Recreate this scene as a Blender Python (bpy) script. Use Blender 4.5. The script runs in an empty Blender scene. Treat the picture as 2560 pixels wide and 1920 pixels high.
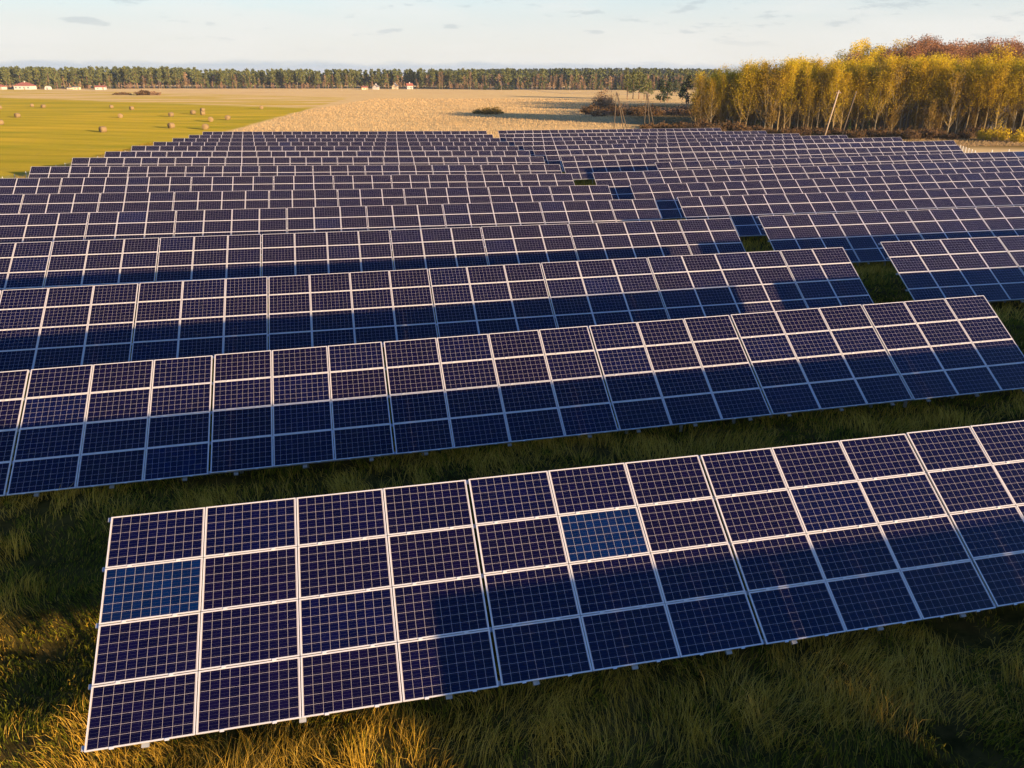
import bpy, math, random
import numpy as np
from mathutils import Matrix, Vector

rad = math.radians
SC = bpy.context.scene
COL = SC.collection
rng = np.random.default_rng(11)
random.seed(5)

# ------------------------------------------------------------------ layout numbers
CAMZ = 12.2                       # drone height above the far field
F_PX, W_PX, H_PX = 1936.6, 2560, 1920
PITCH = rad(21.759)
HEAD = rad(12.014)                # heading of the panel rows
TILT = rad(34.318)
CH, SH = math.cos(HEAD), math.sin(HEAD)
D1, DROW = 13.64, 9.66            # distance of the first row, spacing of the rows
SLOPE_P = 1.0075                  # panel pitch up the slope
SUN_AZ, SUN_EL = rad(133.0), rad(7.8)

def ad2xy(a, d): return (a * CH - d * SH, a * SH + d * CH)

PC = [-7.5595, 0.8456, -0.5029, -3.3198, 1.2097, -1.1266, 0.4076, 1.6233, -0.675]
def sstep(e0, e1, x):
    t = np.clip((x - e0) / (e1 - e0), 0, 1); return t * t * (3 - 2 * t)

def G(x, y):
    """height of the ground"""
    x = np.asarray(x, float); y = np.asarray(y, float)
    a = x * CH + y * SH; d = -x * SH + y * CH
    A = np.clip(a, -32, 92) / 50; D = np.clip(d, 0, 155) / 100
    z = PC[0] + PC[1]*A + PC[2]*D + PC[3]*A*D + PC[4]*A*A + PC[5]*D*D + PC[6]*D**3 + PC[7]*A*D*D + PC[8]*A*A*D
    z = z + CAMZ - 3.0
    w = (sstep(-85, -35, a) * (1 - sstep(95, 140, a)) * (1 - sstep(158, 200, d)))
    z = z * w
    z = z + 5.5 * np.exp(-(((x - 140) / 62) ** 2 + ((y - 285) / 46) ** 2))
    z = z + 6.0 * np.exp(-(((x - 170) / 330) ** 2 + ((y - 1500) / 260) ** 2))
    return z

def ray(px, py):
    cp, sp = math.cos(PITCH), math.sin(PITCH)
    X = (px - W_PX / 2) / F_PX; Y = (H_PX / 2 - py) / F_PX
    return np.array([X, cp + Y * sp, -sp + Y * cp])

def ground_at(px, py):
    """point of the ground under a sight line of the survey photograph"""
    r = ray(px, py); t = 20.0
    for _ in range(4000):
        p = r * t
        if p[2] + CAMZ <= float(G(p[0], p[1])): break
        t *= 1.002
    return p[0], p[1], float(G(p[0], p[1]))

def inview(P, m=0.08):
    cp, sp = math.cos(PITCH), math.sin(PITCH)
    x = P[:, 0]; y = P[:, 1]; z = P[:, 2] - CAMZ
    zz = y * cp - z * sp; up = y * sp + z * cp
    u = x / zz * F_PX / W_PX; v = up / zz * F_PX / H_PX
    return (zz > 1) & (abs(u) < .5 + m) & (abs(v) < .5 + m)

# ------------------------------------------------------------------ mesh helpers
class MB:
    def __init__(s): s.v = []; s.f = []; s.m = []; s.n = 0
    def add(s, v, f, m=0):
        b = s.n; s.v += [tuple(map(float, p)) for p in v]; s.n += len(v)
        for q in f: s.f.append([i + b for i in q]); s.m.append(m)
    def box(s, c, h, m=0, R=None):
        vs = [Vector((c[0] + (R @ Vector(p))[0], c[1] + (R @ Vector(p))[1], c[2] + (R @ Vector(p))[2])) if R else
              (c[0] + p[0], c[1] + p[1], c[2] + p[2])
              for p in [(sx * h[0], sy * h[1], sz * h[2]) for sx in (-1, 1) for sy in (-1, 1) for sz in (-1, 1)]]
        s.add(vs, [(0, 1, 3, 2), (4, 6, 7, 5), (0, 4, 5, 1), (2, 3, 7, 6), (0, 2, 6, 4), (1, 5, 7, 3)], m)
    def beam(s, p, q, w, h, m=0, up=(0, 0, 1)):
        p, q = Vector(p), Vector(q); z = (q - p); L = z.length; z.normalize()
        x = Vector(up).cross(z)
        if x.length < 1e-4: x = Vector((1, 0, 0))
        x.normalize(); y = z.cross(x)
        vs = [o + x * (sx * w / 2) + y * (sy * h / 2) for o in (p, q) for sx, sy in ((-1, -1), (1, -1), (1, 1), (-1, 1))]
        s.add(vs, [(0, 3, 2, 1), (4, 5, 6, 7), (0, 1, 5, 4), (1, 2, 6, 5), (2, 3, 7, 6), (3, 0, 4, 7)], m)
    def tube(s, pts, rs, n=6, m=0):
        pts = [Vector(p) for p in pts]; vs = []; fs = []
        for i, p in enumerate(pts):
            t = (pts[min(i + 1, len(pts) - 1)] - pts[max(i - 1, 0)]).normalized()
            x = t.cross(Vector((0.31, 0.95, 0.05))).normalized(); y = t.cross(x)
            for k in range(n):
                c, q = math.cos(2 * math.pi * k / n), math.sin(2 * math.pi * k / n)
                vs.append(p + (x * c + y * q) * rs[i])
        for i in range(len(pts) - 1):
            for k in range(n):
                k2 = (k + 1) % n
                fs.append((i * n + k, i * n + k2, (i + 1) * n + k2, (i + 1) * n + k))
        fs.append(tuple(range(n - 1, -1, -1))); fs.append(tuple((len(pts) - 1) * n + k for k in range(n)))
        s.add(vs, fs, m)
    def mesh(s, name, mats, smooth=False):
        me = bpy.data.meshes.new(name); me.from_pydata(s.v, [], s.f)
        for m in mats: me.materials.append(m)
        me.polygons.foreach_set('material_index', s.m)
        if smooth: me.polygons.foreach_set('use_smooth', [True] * len(s.f))
        me.update(); return me
    def obj(s, name, mats, parent=None, smooth=False):
        return link(name, s.mesh(name, mats, smooth), parent)

def link(name, data, parent=None):
    o = bpy.data.objects.new(name, data); COL.objects.link(o)
    if parent: o.parent = parent
    return o

def tag(o, label=None, cat=None, group=None, kind=None):
    for k, v in (('label', label), ('category', cat), ('group', group), ('kind', kind)):
        if v: o[k] = v
    return o

def empty(name, loc, rz=0.0):
    o = bpy.data.objects.new(name, None); COL.objects.link(o)
    o.empty_display_size = 0.3; o.location = loc; o.rotation_euler = (0, 0, rz); return o

def fast_mesh(name, V, quads=None, tris=None, mats=(), midx=None, attrs=None, smooth=False):
    """big meshes from numpy arrays"""
    me = bpy.data.meshes.new(name)
    nq = 0 if quads is None else len(quads); nt = 0 if tris is None else len(tris)
    loops = np.concatenate([a.ravel() for a in (quads, tris) if a is not None]).astype(np.int32)
    starts = np.concatenate([np.arange(nq) * 4, nq * 4 + np.arange(nt) * 3]).astype(np.int32)
    me.vertices.add(len(V)); me.vertices.foreach_set('co', np.asarray(V, np.float32).ravel())
    me.loops.add(len(loops)); me.loops.foreach_set('vertex_index', loops)
    me.polygons.add(nq + nt); me.polygons.foreach_set('loop_start', starts)
    for m in mats: me.materials.append(m)
    if midx is not None: me.polygons.foreach_set('material_index', np.asarray(midx, np.int32))
    if smooth: me.polygons.foreach_set('use_smooth', np.ones(nq + nt, bool))
    for k, a in (attrs or {}).items():
        at = me.attributes.new(k, 'FLOAT', 'POINT'); at.data.foreach_set('value', np.asarray(a, np.float32))
    me.update(calc_edges=True); me.validate(); return me

def vnoise(x, y, s, seed=0):
    """smooth value noise, 0..1"""
    x = np.asarray(x) / s + seed * 17.3; y = np.asarray(y) / s + seed * 9.1
    xi = np.floor(x).astype(np.int64); yi = np.floor(y).astype(np.int64); fx = x - xi; fy = y - yi
    fx = fx * fx * (3 - 2 * fx); fy = fy * fy * (3 - 2 * fy)
    def h(i, j):
        n = (i * 374761393 + j * 668265263 + seed * 974711) & 0x7fffffff
        n = ((n ^ (n >> 13)) * 1274126177) & 0x7fffffff
        return ((n ^ (n >> 16)) & 0xffff) / 65535.0
    return (h(xi, yi) * (1 - fx) + h(xi + 1, yi) * fx) * (1 - fy) + (h(xi, yi + 1) * (1 - fx) + h(xi + 1, yi + 1) * fx) * fy

# ------------------------------------------------------------------ material helpers
class NT:
    def __init__(s, name):
        s.mat = bpy.data.materials.new(name); s.mat.use_nodes = True
        s.t = s.mat.node_tree; s.t.nodes.clear(); s.out = s.t.nodes.new('ShaderNodeOutputMaterial')
    def n(s, typ, **kw):
        o = s.t.nodes.new('ShaderNode' + typ)
        for k, v in kw.items():
            if k.startswith('_'): setattr(o, k[1:], v)
        return o
    def put(s, sock, v):
        if v is None: return
        if isinstance(v, bpy.types.NodeSocket): s.t.links.new(v, sock)
        else:
            if hasattr(sock, 'default_value'):
                try: sock.default_value = v
                except Exception: sock.default_value = (*v, 1)
    def math(s, op, a, b=None, c=None, clamp=False):
        o = s.n('Math', _operation=op, _use_clamp=clamp)
        for i, v in enumerate((a, b, c)): s.put(o.inputs[i], v)
        return o.outputs[0]
    def vmath(s, op, a, b=None):
        o = s.n('VectorMath', _operation=op); s.put(o.inputs[0], a); s.put(o.inputs[1], b); return o.outputs[0]
    def mix(s, f, a, b, mode='MIX'):
        o = s.n('Mix', _data_type='RGBA', _blend_type=mode, _clamp_factor=True)
        s.put(o.inputs[0], f); s.put(o.inputs[6], a if isinstance(a, bpy.types.NodeSocket) else (*a, 1))
        s.put(o.inputs[7], b if isinstance(b, bpy.types.NodeSocket) else (*b, 1)); return o.outputs[2]
    def noise(s, vec, scale, detail=3, rough=.55, out=0):
        o = s.n('TexNoise'); s.put(o.inputs['Vector'], vec); o.inputs['Scale'].default_value = scale
        o.inputs['Detail'].default_value = detail; o.inputs['Roughness'].default_value = rough; return o.outputs[out]
    def range(s, v, a, b, c=0.0, d=1.0):
        o = s.n('MapRange', _interpolation_type='SMOOTHSTEP'); s.put(o.inputs[0], v)
        for i, q in enumerate((a, b, c, d)): o.inputs[i + 1].default_value = q
        return o.outputs[0]
    def ramp(s, v, stops, interp='LINEAR'):
        o = s.n('ValToRGB'); s.put(o.inputs[0], v); e = o.color_ramp.elements; o.color_ramp.interpolation = interp
        while len(e) < len(stops): e.new(.5)
        for q, (p, c) in zip(e, stops): q.position = p; q.color = (*c, 1)
        return o.outputs[0]
    def principled(s, col, rough=.6, metal=0.0, spec=.5, normal=None, **kw):
        o = s.n('BsdfPrincipled'); s.put(o.inputs['Base Color'], col if isinstance(col, bpy.types.NodeSocket) else (*col, 1))
        s.put(o.inputs['Roughness'], rough); s.put(o.inputs['Metallic'], metal); s.put(o.inputs['Specular IOR Level'], spec)
        if normal: s.put(o.inputs['Normal'], normal)
        s.t.links.new(o.outputs[0], s.out.inputs[0]); return o
    def leafy(s, col, trans=.4, normal=None):
        d = s.n('BsdfDiffuse'); t = s.n('BsdfTranslucent'); m = s.n('MixShader')
        for b in (d, t):
            s.put(b.inputs['Color'], col)
            if normal: s.put(b.inputs['Normal'], normal)
        m.inputs[0].default_value = trans
        s.t.links.new(d.outputs[0], m.inputs[1]); s.t.links.new(t.outputs[0], m.inputs[2]); s.t.links.new(m.outputs[0], s.out.inputs[0])

def plain(name, col, rough=.6, metal=0.0, var=.15, scale=6.0, spec=.4):
    n = NT(name); tc = n.n('TexCoord').outputs['Object']
    f = n.noise(tc, scale, 4)
    c = n.mix(f, tuple(v * (1 - var) for v in col), tuple(min(1, v * (1 + var)) for v in col))
    n.principled(c, rough, metal, spec); return n.mat

def foliage(name, dark, light, trans=.35, alt=None):
    n = NT(name); at = n.n('Attribute', _attribute_name='tint').outputs['Fac']
    oi = n.n('ObjectInfo').outputs['Random']
    c = n.mix(at, dark, light)
    if alt: c = n.mix(n.math('MULTIPLY', oi, .8), c, n.mix(at, tuple(v * .6 for v in alt), alt))
    v = n.math('MULTIPLY_ADD', oi, .35, .82)
    hs = n.n('HueSaturation'); n.put(hs.inputs['Value'], v); n.put(hs.inputs['Color'], c)
    n.leafy(hs.outputs[0], trans); return n.mat

# panel glass: ten by six cells on a white backsheet
PW, PH = 1.638, 0.990             # panel size
def cell_material(name, blue=False):
    n = NT(name)
    uv = n.n('UVMap').outputs[0]; sep = n.n('SeparateXYZ'); n.put(sep.inputs[0], uv)
    gw, gh = PW - .036, PH - .036
    def axis(s_, size, cells):
        pitch = .1575; marg = (size - cells * pitch) / 2
        q = n.math('DIVIDE', n.math('SUBTRACT', n.math('MULTIPLY', s_, size), marg), pitch)
        fr = n.math('FRACT', q); ed = n.math('MINIMUM', fr, n.math('SUBTRACT', 1.0, fr))
        ln = n.math('LESS_THAN', ed, .0115)
        outm = n.math('MAXIMUM', n.math('LESS_THAN', q, 0.0), n.math('GREATER_THAN', q, float(cells)))
        return q, n.math('MAXIMUM', ln, outm)
    qx, lx = axis(sep.outputs[0], gw, 10); qy, ly = axis(sep.outputs[1], gh, 6)
    line = n.math('MAXIMUM', lx, ly)
    # three thin busbars along each row of cells
    fb = n.math('FRACT', n.math('MULTIPLY_ADD', qy, 3.0, 0.0)); bb = n.math('LESS_THAN', n.math('ABSOLUTE', n.math('SUBTRACT', fb, .5)), .035)
    oi = n.n('ObjectInfo').outputs['Random']; at = n.n('Attribute', _attribute_name='rnd').outputs['Fac']
    r = n.math('FRACT', n.math('ADD', oi, at))
    if blue:
        base = n.mix(r, (.0006, .0068, .034), (.0005, .0055, .029))
    else:
        base = n.ramp(r, [(0, (.0014, .0005, .0085)), (.40, (.0020, .0005, .0070)), (.80, (.0012, .0006, .0100)), (.96, (.0009, .0008, .0125)), (.99, (.0007, .0014, .016)), (1.0, (.0006, .0022, .021))])
    # every cell its own crystal shade
    cv = n.n('CombineXYZ'); n.put(cv.inputs[0], n.math('FLOOR', qx)); n.put(cv.inputs[1], n.math('FLOOR', qy)); n.put(cv.inputs[2], n.math('MULTIPLY', r, 91.0))
    wn = n.n('TexWhiteNoise'); n.put(wn.inputs[0], cv.outputs[0])
    hs = n.n('HueSaturation'); n.put(hs.inputs['Value'], n.math('MULTIPLY_ADD', wn.outputs[0], .5, .75)); n.put(hs.inputs['Color'], base)
    cell = n.mix(n.math('MULTIPLY', bb, .05), hs.outputs[0], (.35, .35, .36))
    col = n.mix(line, cell, (.30, .27, .245))
    tc = n.n('TexCoord').outputs['Object']
    wv = n.vmath('ADD', n.n('NewGeometry').outputs['Position'], (0.0, 0.0, 0.0))
    dust = n.math('MULTIPLY', n.range(n.noise(wv, 1.7, 5, .65), .50, .85), .008)
    col = n.mix(dust, col, (.30, .26, .22))
    rough = n.math('MULTIPLY_ADD', n.noise(tc, 3.0, 3), .12, .10)
    p = n.principled(col, rough, 0, .34)
    p.inputs['IOR'].default_value = 1.42
    return n.mat

M = {}
M['cell'] = cell_material('solar_glass'); M['cell_blue'] = cell_material('blue_solar_glass', True)
M['alu'] = plain('anodised_aluminium', (.46, .45, .42), .42, .25, .08, 3, .5)
M['zinc'] = plain('galvanised_steel', (.27, .285, .30), .5, .35, .25, 9)
M['straw'] = plain('hay', (.165, .115, .052), .9, 0, .4, 7, .1)
M['wood'] = plain('weathered_pole_wood', (.30, .235, .165), .85, 0, .25, 3, .2)
M['dark_wood'] = plain('dark_pole_wood', (.075, .058, .038), .85, 0, .25, 3, .2)
M['ceramic'] = plain('insulator_ceramic', (.12, .06, .04), .3, 0, .1, 5)
M['concrete'] = plain('pale_concrete', (.58, .54, .48), .85, 0, .15, 4, .2)
M['render_w'] = plain('white_render', (.38, .345, .30), .9, 0, .08, 1.5, .2)
M['render_y'] = plain('yellow_render', (.55, .42, .25), .9, 0, .1, 1.5, .2)
M['tile'] = plain('red_roof_tile', (.24, .08, .05), .8, 0, .25, 2, .2)
M['slate'] = plain('grey_roof_sheet', (.16, .155, .15), .8, 0, .3, 1, .2)
M['barnwall'] = plain('grey_brick_wall', (.17, .165, .165), .9, 0, .25, 1.2, .2)
M['glass'] = plain('window_glass', (.10, .13, .16), .15, 0, .2, 1, .5)
M['vent'] = plain('pale_sheet_metal', (.62, .58, .52), .6, 0, .15, 2, .3)
M['bark_pine'] = plain('pine_bark', (.15, .085, .05), .9, 0, .3, 2, .1)
M['bark_grey'] = plain('grey_bark', (.20, .165, .10), .9, 0, .35, 2, .1)
M['bark_pale'] = plain('pale_olive_bark', (.19, .14, .06), .9, 0, .35, 2, .1)
M['wire'] = plain('dark_wire', (.10, .10, .10), .6, 0, .1, 2)
M['mesh_wire'] = plain('fence_wire', (.16, .17, .16), .6, 0, .1, 2)
M['f_gold'] = foliage('golden_leaves', (.36, .235, .012), (.70, .48, .022), .5, (.52, .40, .02))
M['f_olive'] = foliage('olive_gold_leaves', (.20, .13, .012), (.44, .28, .02), .45)
M['f_rust'] = foliage('rusty_leaves', (.16, .075, .035), (.36, .165, .07), .3, (.26, .14, .07))
M['f_pine'] = foliage('pine_needles', (.045, .058, .018), (.19, .185, .055), .15, (.085, .10, .035))
M['f_spruce'] = foliage('spruce_needles', (.012, .020, .010), (.045, .060, .022), .1)
M['f_tan'] = foliage('bare_twigs', (.12, .065, .035), (.28, .165, .085), .2, (.30, .20, .11))
M['f_scrub'] = foliage('brown_scrub', (.06, .034, .016), (.16, .095, .04), .2, (.10, .06, .025))
M['f_scrubo'] = foliage('olive_scrub', (.09, .06, .012), (.24, .155, .03), .3)
M['f_sap'] = foliage('brown_olive_twigs', (.13, .08, .015), (.36, .235, .04), .45)
M['f_far'] = foliage('far_needles', (.020, .032, .016), (.060, .072, .030), .1)

# grass: one ramp from fresh green over olive to bleached straw
def grass_material():
    n = NT('grass_blades'); at = n.n('Attribute', _attribute_name='tint').outputs['Fac']
    c = n.ramp(at, [(0, (.045, .062, .007)), (.28, (.185, .172, .012)), (.5, (.28, .18, .018)), (.72, (.46, .27, .026)), (1, (.66, .42, .075))])
    n.leafy(c, .45); return n.mat
M['grass'] = grass_material()
M['dry_grass'] = foliage('dry_field_grass', (.27, .185, .085), (.43, .30, .145), .4)

def ground_material():
    n = NT('field_ground'); pos = n.n('NewGeometry').outputs['Position']
    sp = n.n('SeparateXYZ'); n.put(sp.inputs[0], pos); x, y = sp.outputs[0], sp.outputs[1]
    wob = n.math('MULTIPLY', n.math('SUBTRACT', n.noise(pos, .06, 4), .5), 14.0)
    a = n.math('ADD', n.math('MULTIPLY', x, CH), n.math('MULTIPLY', y, SH))
    d = n.math('ADD', n.math('MULTIPLY', x, -SH), n.math('MULTIPLY', y, CH))
    st = n.vmath('MULTIPLY', pos, (.25, 1.0, 1.0))
    n1 = n.noise(st, .05, 5, .6); n2 = n.noise(st, .35, 5, .65); n3 = n.noise(pos, 2.2, 4, .7)
    # dry field
    dry = n.mix(n.range(n2, .3, .7), (.285, .212, .098), (.365, .28, .135))
    dry = n.mix(n.math('MULTIPLY', n.range(n1, .52, .72), .55), dry, (.20, .135, .065))
    dry = n.mix(n.math('MULTIPLY', n.range(n3, .45, .8), .35), dry, (.23, .16, .078))
    # meadow
    mea = n.mix(n.range(n1, .35, .65), (.17, .155, .014), (.28, .205, .020))
    mea = n.mix(n.math('MULTIPLY', n.range(n2, .5, .8), .5), mea, (.30, .215, .035))
    mea = n.mix(n.math('MULTIPLY', n.range(n3, .5, .8), .30), mea, (.11, .115, .010))
    mow = n.math('SINE', n.math('MULTIPLY', n.math('ADD', n.math('MULTIPLY_ADD', x, .35, n.math('MULTIPLY', y, .94)), n.math('MULTIPLY', wob, .12)), .62))
    mea = n.mix(n.math('MULTIPLY', n.range(mow, .1, .9), .30), mea, (.115, .115, .010))
    e1 = n.math('SUBTRACT', n.math('ADD', n.math('MULTIPLY_ADD', y, -.094, -48.4), n.math('MULTIPLY', wob, .35)), x)   # >0 left of the edge
    m1 = n.range(e1, -1.0, 1.5)
    e2 = n.math('SUBTRACT', n.math('ADD', n.math('MULTIPLY_ADD', x, -.708, 270.0), n.math('MULTIPLY', wob, 2.2)), y)
    m2 = n.range(e2, -10.0, 14.0)
    strip = n.math('MULTIPLY', n.range(n1, .44, .56), n.range(n.math('SUBTRACT', n.math('MULTIPLY_ADD', x, -.80, 400.0), y), -20, 20))
    mm = n.math('MULTIPLY', m1, n.math('MAXIMUM', m2, n.math('MULTIPLY', strip, .8)))
    far = n.mix(mm, dry, mea)
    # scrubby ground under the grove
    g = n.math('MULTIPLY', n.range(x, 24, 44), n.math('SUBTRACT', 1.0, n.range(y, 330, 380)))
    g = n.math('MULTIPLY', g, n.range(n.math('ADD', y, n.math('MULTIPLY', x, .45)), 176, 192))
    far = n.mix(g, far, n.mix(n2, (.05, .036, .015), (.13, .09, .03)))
    # grove's shadow streak painted faintly into the dry field as a darker band
    bx = n.math('MULTIPLY', n.range(x, -40, 5), n.math('SUBTRACT', 1.0, n.range(n.math('ABSOLUTE', n.math('SUBTRACT', n.math('ADD', y, n.math('MULTIPLY', wob, .5)), 235.0)), 6, 32)))
    far = n.mix(n.math('MULTIPLY', bx, n.range(n2, .35, .6, .1, .3)), far, (.10, .075, .035))
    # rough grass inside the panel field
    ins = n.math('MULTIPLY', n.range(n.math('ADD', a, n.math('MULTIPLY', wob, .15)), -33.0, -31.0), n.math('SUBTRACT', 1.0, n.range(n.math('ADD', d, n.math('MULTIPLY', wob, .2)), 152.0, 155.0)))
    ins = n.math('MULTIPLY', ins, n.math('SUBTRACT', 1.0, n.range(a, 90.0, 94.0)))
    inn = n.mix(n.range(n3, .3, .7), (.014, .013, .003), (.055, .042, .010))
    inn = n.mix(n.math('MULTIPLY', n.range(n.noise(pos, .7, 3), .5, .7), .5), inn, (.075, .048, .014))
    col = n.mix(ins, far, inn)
    # normals varied and leaned toward the sun, brightening the ground as upright stalks would
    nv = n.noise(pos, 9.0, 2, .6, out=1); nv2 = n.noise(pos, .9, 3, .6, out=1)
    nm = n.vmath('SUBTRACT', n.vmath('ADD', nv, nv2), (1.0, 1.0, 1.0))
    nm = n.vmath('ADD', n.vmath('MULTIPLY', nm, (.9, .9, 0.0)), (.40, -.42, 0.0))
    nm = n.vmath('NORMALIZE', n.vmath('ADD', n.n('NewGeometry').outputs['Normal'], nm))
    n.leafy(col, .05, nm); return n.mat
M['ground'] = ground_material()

# ------------------------------------------------------------------ ground
def axis(*segs):
    out = []
    for a, b, k in segs: out += list(np.linspace(a, b, k, endpoint=False))
    return np.array(out + [segs[-1][1]])
gx = axis((-6000, -600, 20), (-600, -120, 48), (-120, -40, 32), (-40, 46, 130), (46, 140, 38), (140, 600, 46), (600, 6000, 20))
gy = axis((-300, -20, 10), (-20, 0, 8), (0, 62, 95), (62, 200, 56), (200, 420, 55), (420, 900, 24), (900, 2400, 40), (2400, 9000, 12))
X, Y = np.meshgrid(gx, gy); Z = G(X, Y)
near = sstep(-40, -34, X) * (1 - sstep(40, 46, X)) * sstep(0, 4, Y) * (1 - sstep(55, 62, Y))
Z = Z + near * ((vnoise(X, Y, 2.7, 3) - .5) * .42 + (vnoise(X, Y, 1.3, 13) - .5) * .16)
nx, ny = len(gx), len(gy); idx = np.arange(nx * ny).reshape(ny, nx)
quads = np.stack([idx[:-1, :-1], idx[:-1, 1:], idx[1:, 1:], idx[1:, :-1]], -1).reshape(-1, 4)
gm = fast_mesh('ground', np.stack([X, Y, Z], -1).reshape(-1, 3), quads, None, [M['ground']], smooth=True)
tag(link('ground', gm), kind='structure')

# ------------------------------------------------------------------ solar panel rows
def panel_mesh(name, glass):
    b = MB(); w, h, t, f, g = PW / 2, PH, .040, .018, .004
    o = [(-w, 0), (w, 0), (w, h), (-w, h)]; i = [(-w + f, f), (w - f, f), (w - f, h - f), (-w + f, h - f)]
    v = [(*p, 0) for p in o] + [(*p, -t) for p in o] + [(*p, 0) for p in i] + [(*p, -g) for p in i]
    fs = []
    for k in range(4):
        k2 = (k + 1) % 4
        fs += [(k, k2, 8 + k2, 8 + k), (k2, k, 4 + k, 4 + k2), (8 + k, 8 + k2, 12 + k2, 12 + k)]
    b.add(v, fs, 0); b.add([v[12], v[13], v[14], v[15]], [(0, 1, 2, 3)], 1); b.add([v[7], v[6], v[5], v[4]], [(0, 1, 2, 3)], 0)
    for cx in (-.42, .40):                                    # clamps holding the lower edge
        b.box((cx, -.006, .004), (.035, .019, .008), 0)
    me = b.mesh(name, [M['alu'], glass])
    ul = me.uv_layers.new(name='UVMap')
    for p in me.polygons:
        if p.material_index == 1:
            for li, c in zip(p.loop_indices, ((0, 0), (1, 0), (1, 1), (0, 1))): ul.data[li].uv = c
    me.attributes.new('rnd', 'FLOAT', 'FACE'); return me
PANEL, PANEL_BLUE = panel_mesh('solar_panel', M['cell']), panel_mesh('blue_solar_panel', M['cell_blue'])

ORD = 'zeroth nearest second third fourth fifth sixth seventh eighth ninth tenth eleventh twelfth thirteenth fourteenth fifteenth'.split()

def solar_row(k, a0, a1, z0, z1, label, group, gap0=4, blue=(), right=False):
    d = D1 + DROW * (k - 1)
    n = round((a1 - a0) / 1.67); slope = math.atan((z1 - z0) / (a1 - a0))
    x0, y0 = ad2xy(a0, d - 3.33)
    gz = float(G(x0, y0))
    root = empty('solar_panel_row', (x0, y0, gz), HEAD); tag(root, label, 'solar array', group)
    # local frame: x along the row, y towards the back, z up; lower left panel corner at (0,0,zb)
    zb = (z0 + CAMZ) - 4.03 * math.sin(TILT) - gz
    R = Matrix.Rotation(-slope, 4, 'Y') @ Matrix.Rotation(TILT, 4, 'X')
    B = Matrix.Translation((0, 0, zb)) @ R
    gaps = []; c = gap0; q = 0
    while c < n: gaps.append(c); c += (3, 3, 4)[q % 3]; q += 1
    extra = .04; pitch = ((a1 - a0) - extra * len(gaps)) / n
    def off(i): return pitch * i + extra * sum(1 for g in gaps if g <= i)
    cells = [(i, j) for i in range(n) for j in range(4)]
    lim = 100
    if len(cells) > lim:      # the ones that show largest: upper panels first, then near the aisle
        def key(ij):
            i, j = ij; e = (i if right else n - 1 - i); return (-(j >= 2), -(e < 5) , -j, e)
        cells.sort(key=key)
    rest = cells[lim:]; cells = cells[:lim]
    wtab = random.Random(k * 7 + right)
    def mat(i, j):
        tb = sum(1 for g in gaps if g <= i); r2 = random.Random(k * 100 + tb + 50 * right)
        dy = r2.uniform(-.012, .012); dz = r2.uniform(-.008, .008)
        return B @ Matrix.Translation((off(i) + pitch / 2, j * SLOPE_P + dy, dz + wtab.uniform(-.003, .003))) @ \
            Matrix.Rotation(wtab.uniform(-.004, .004), 4, 'X') @ Matrix.Rotation(wtab.uniform(-.003, .003), 4, 'Y')
    for i, j in cells:
        bl = (i, j) in blue
        o = link('solar_panel', PANEL_BLUE if bl else PANEL, root); o.matrix_local = mat(i, j)
        if bl: o['label'] = 'panel of brighter blue cells'
    if rest:
        src = np.array([v.co[:] for v in PANEL.vertices]); src4 = np.c_[src, np.ones(len(src))]
        fv = [list(p.vertices) for p in PANEL.polygons]; mi = [p.material_index for p in PANEL.polygons]
        V = []; Fq = []; MI = []; RN = []
        for t, (i, j) in enumerate(rest):
            V.append((src4 @ np.array(mat(i, j)).T)[:, :3]); rr = wtab.random()
            Fq += [[q + t * len(src) for q in f] for f in fv]; MI += mi; RN += [rr] * len(fv)
        me = bpy.data.meshes.new('panel_remainder'); me.from_pydata(np.concatenate(V).tolist(), [], Fq)
        for m in PANEL.materials: me.materials.append(m)
        me.polygons.foreach_set('material_index', MI)
        uvs = np.tile(np.array([u.uv[:] for u in PANEL.uv_layers[0].data]), (len(rest), 1))
        ul = me.uv_layers.new(name='UVMap'); ul.data.foreach_set('uv', uvs.astype(np.float32).ravel())
        at = me.attributes.new('rnd', 'FLOAT', 'FACE'); at.data.foreach_set('value', RN)
        o = link('solar_panel', me, root); tag(o, kind='stuff')
    # purlins under the panel seams, running the whole row
    full = k <= 4
    for s_ in ((.06, 1.0, 2.01, 3.02, 3.98) if full else (.06, 3.98)):
        b = MB(); e = a1 - a0
        b.beam(B @ Vector((-.06, s_, -.085)), B @ Vector((e + .06, s_, -.085)), .045, .08, up=(R @ Vector((0, 1, 0))))
        b.obj('purlin', [M['zinc']], root)
    # supports: three to a table, each a rafter on a driven post with a brace
    stops = [0] + gaps + [n]; spots = []
    for s0, s1 in zip(stops[:-1], stops[1:]):
        L = s1 - s0
        if L < 2: continue
        for fr in (.13, .5, .87): spots.append(off(s0) + fr * L * pitch)
    if not full: spots = spots[:2] if right else spots[-2:]
    for xs in spots:
        xx, yy = ad2xy(a0 + xs, d - 3.33)
        b = MB(); b.beam(B @ Vector((xs, -.045, -.185)), B @ Vector((xs, 4.05, -.185)), .05, .11, up=(1, 0, 0)); b.obj('rafter', [M['zinc']], root)
        top = B @ Vector((xs, 1.15, -.24)); foot = Vector((top.x, top.y, float(G(xx - SH * top.y, yy + CH * top.y)) - gz - .3))
        b = MB(); b.beam(foot, top, .09, .055); b.obj('post', [M['zinc']], root)
        b = MB(); mid = foot.lerp(top, .55)
        b.beam(mid, B @ Vector((xs, 3.1, -.24)), .05, .04, up=(1, 0, 0))
        b.box(mid, (.07, .05, .06)); b.obj('brace', [M['zinc']], root)
    return root

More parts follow.
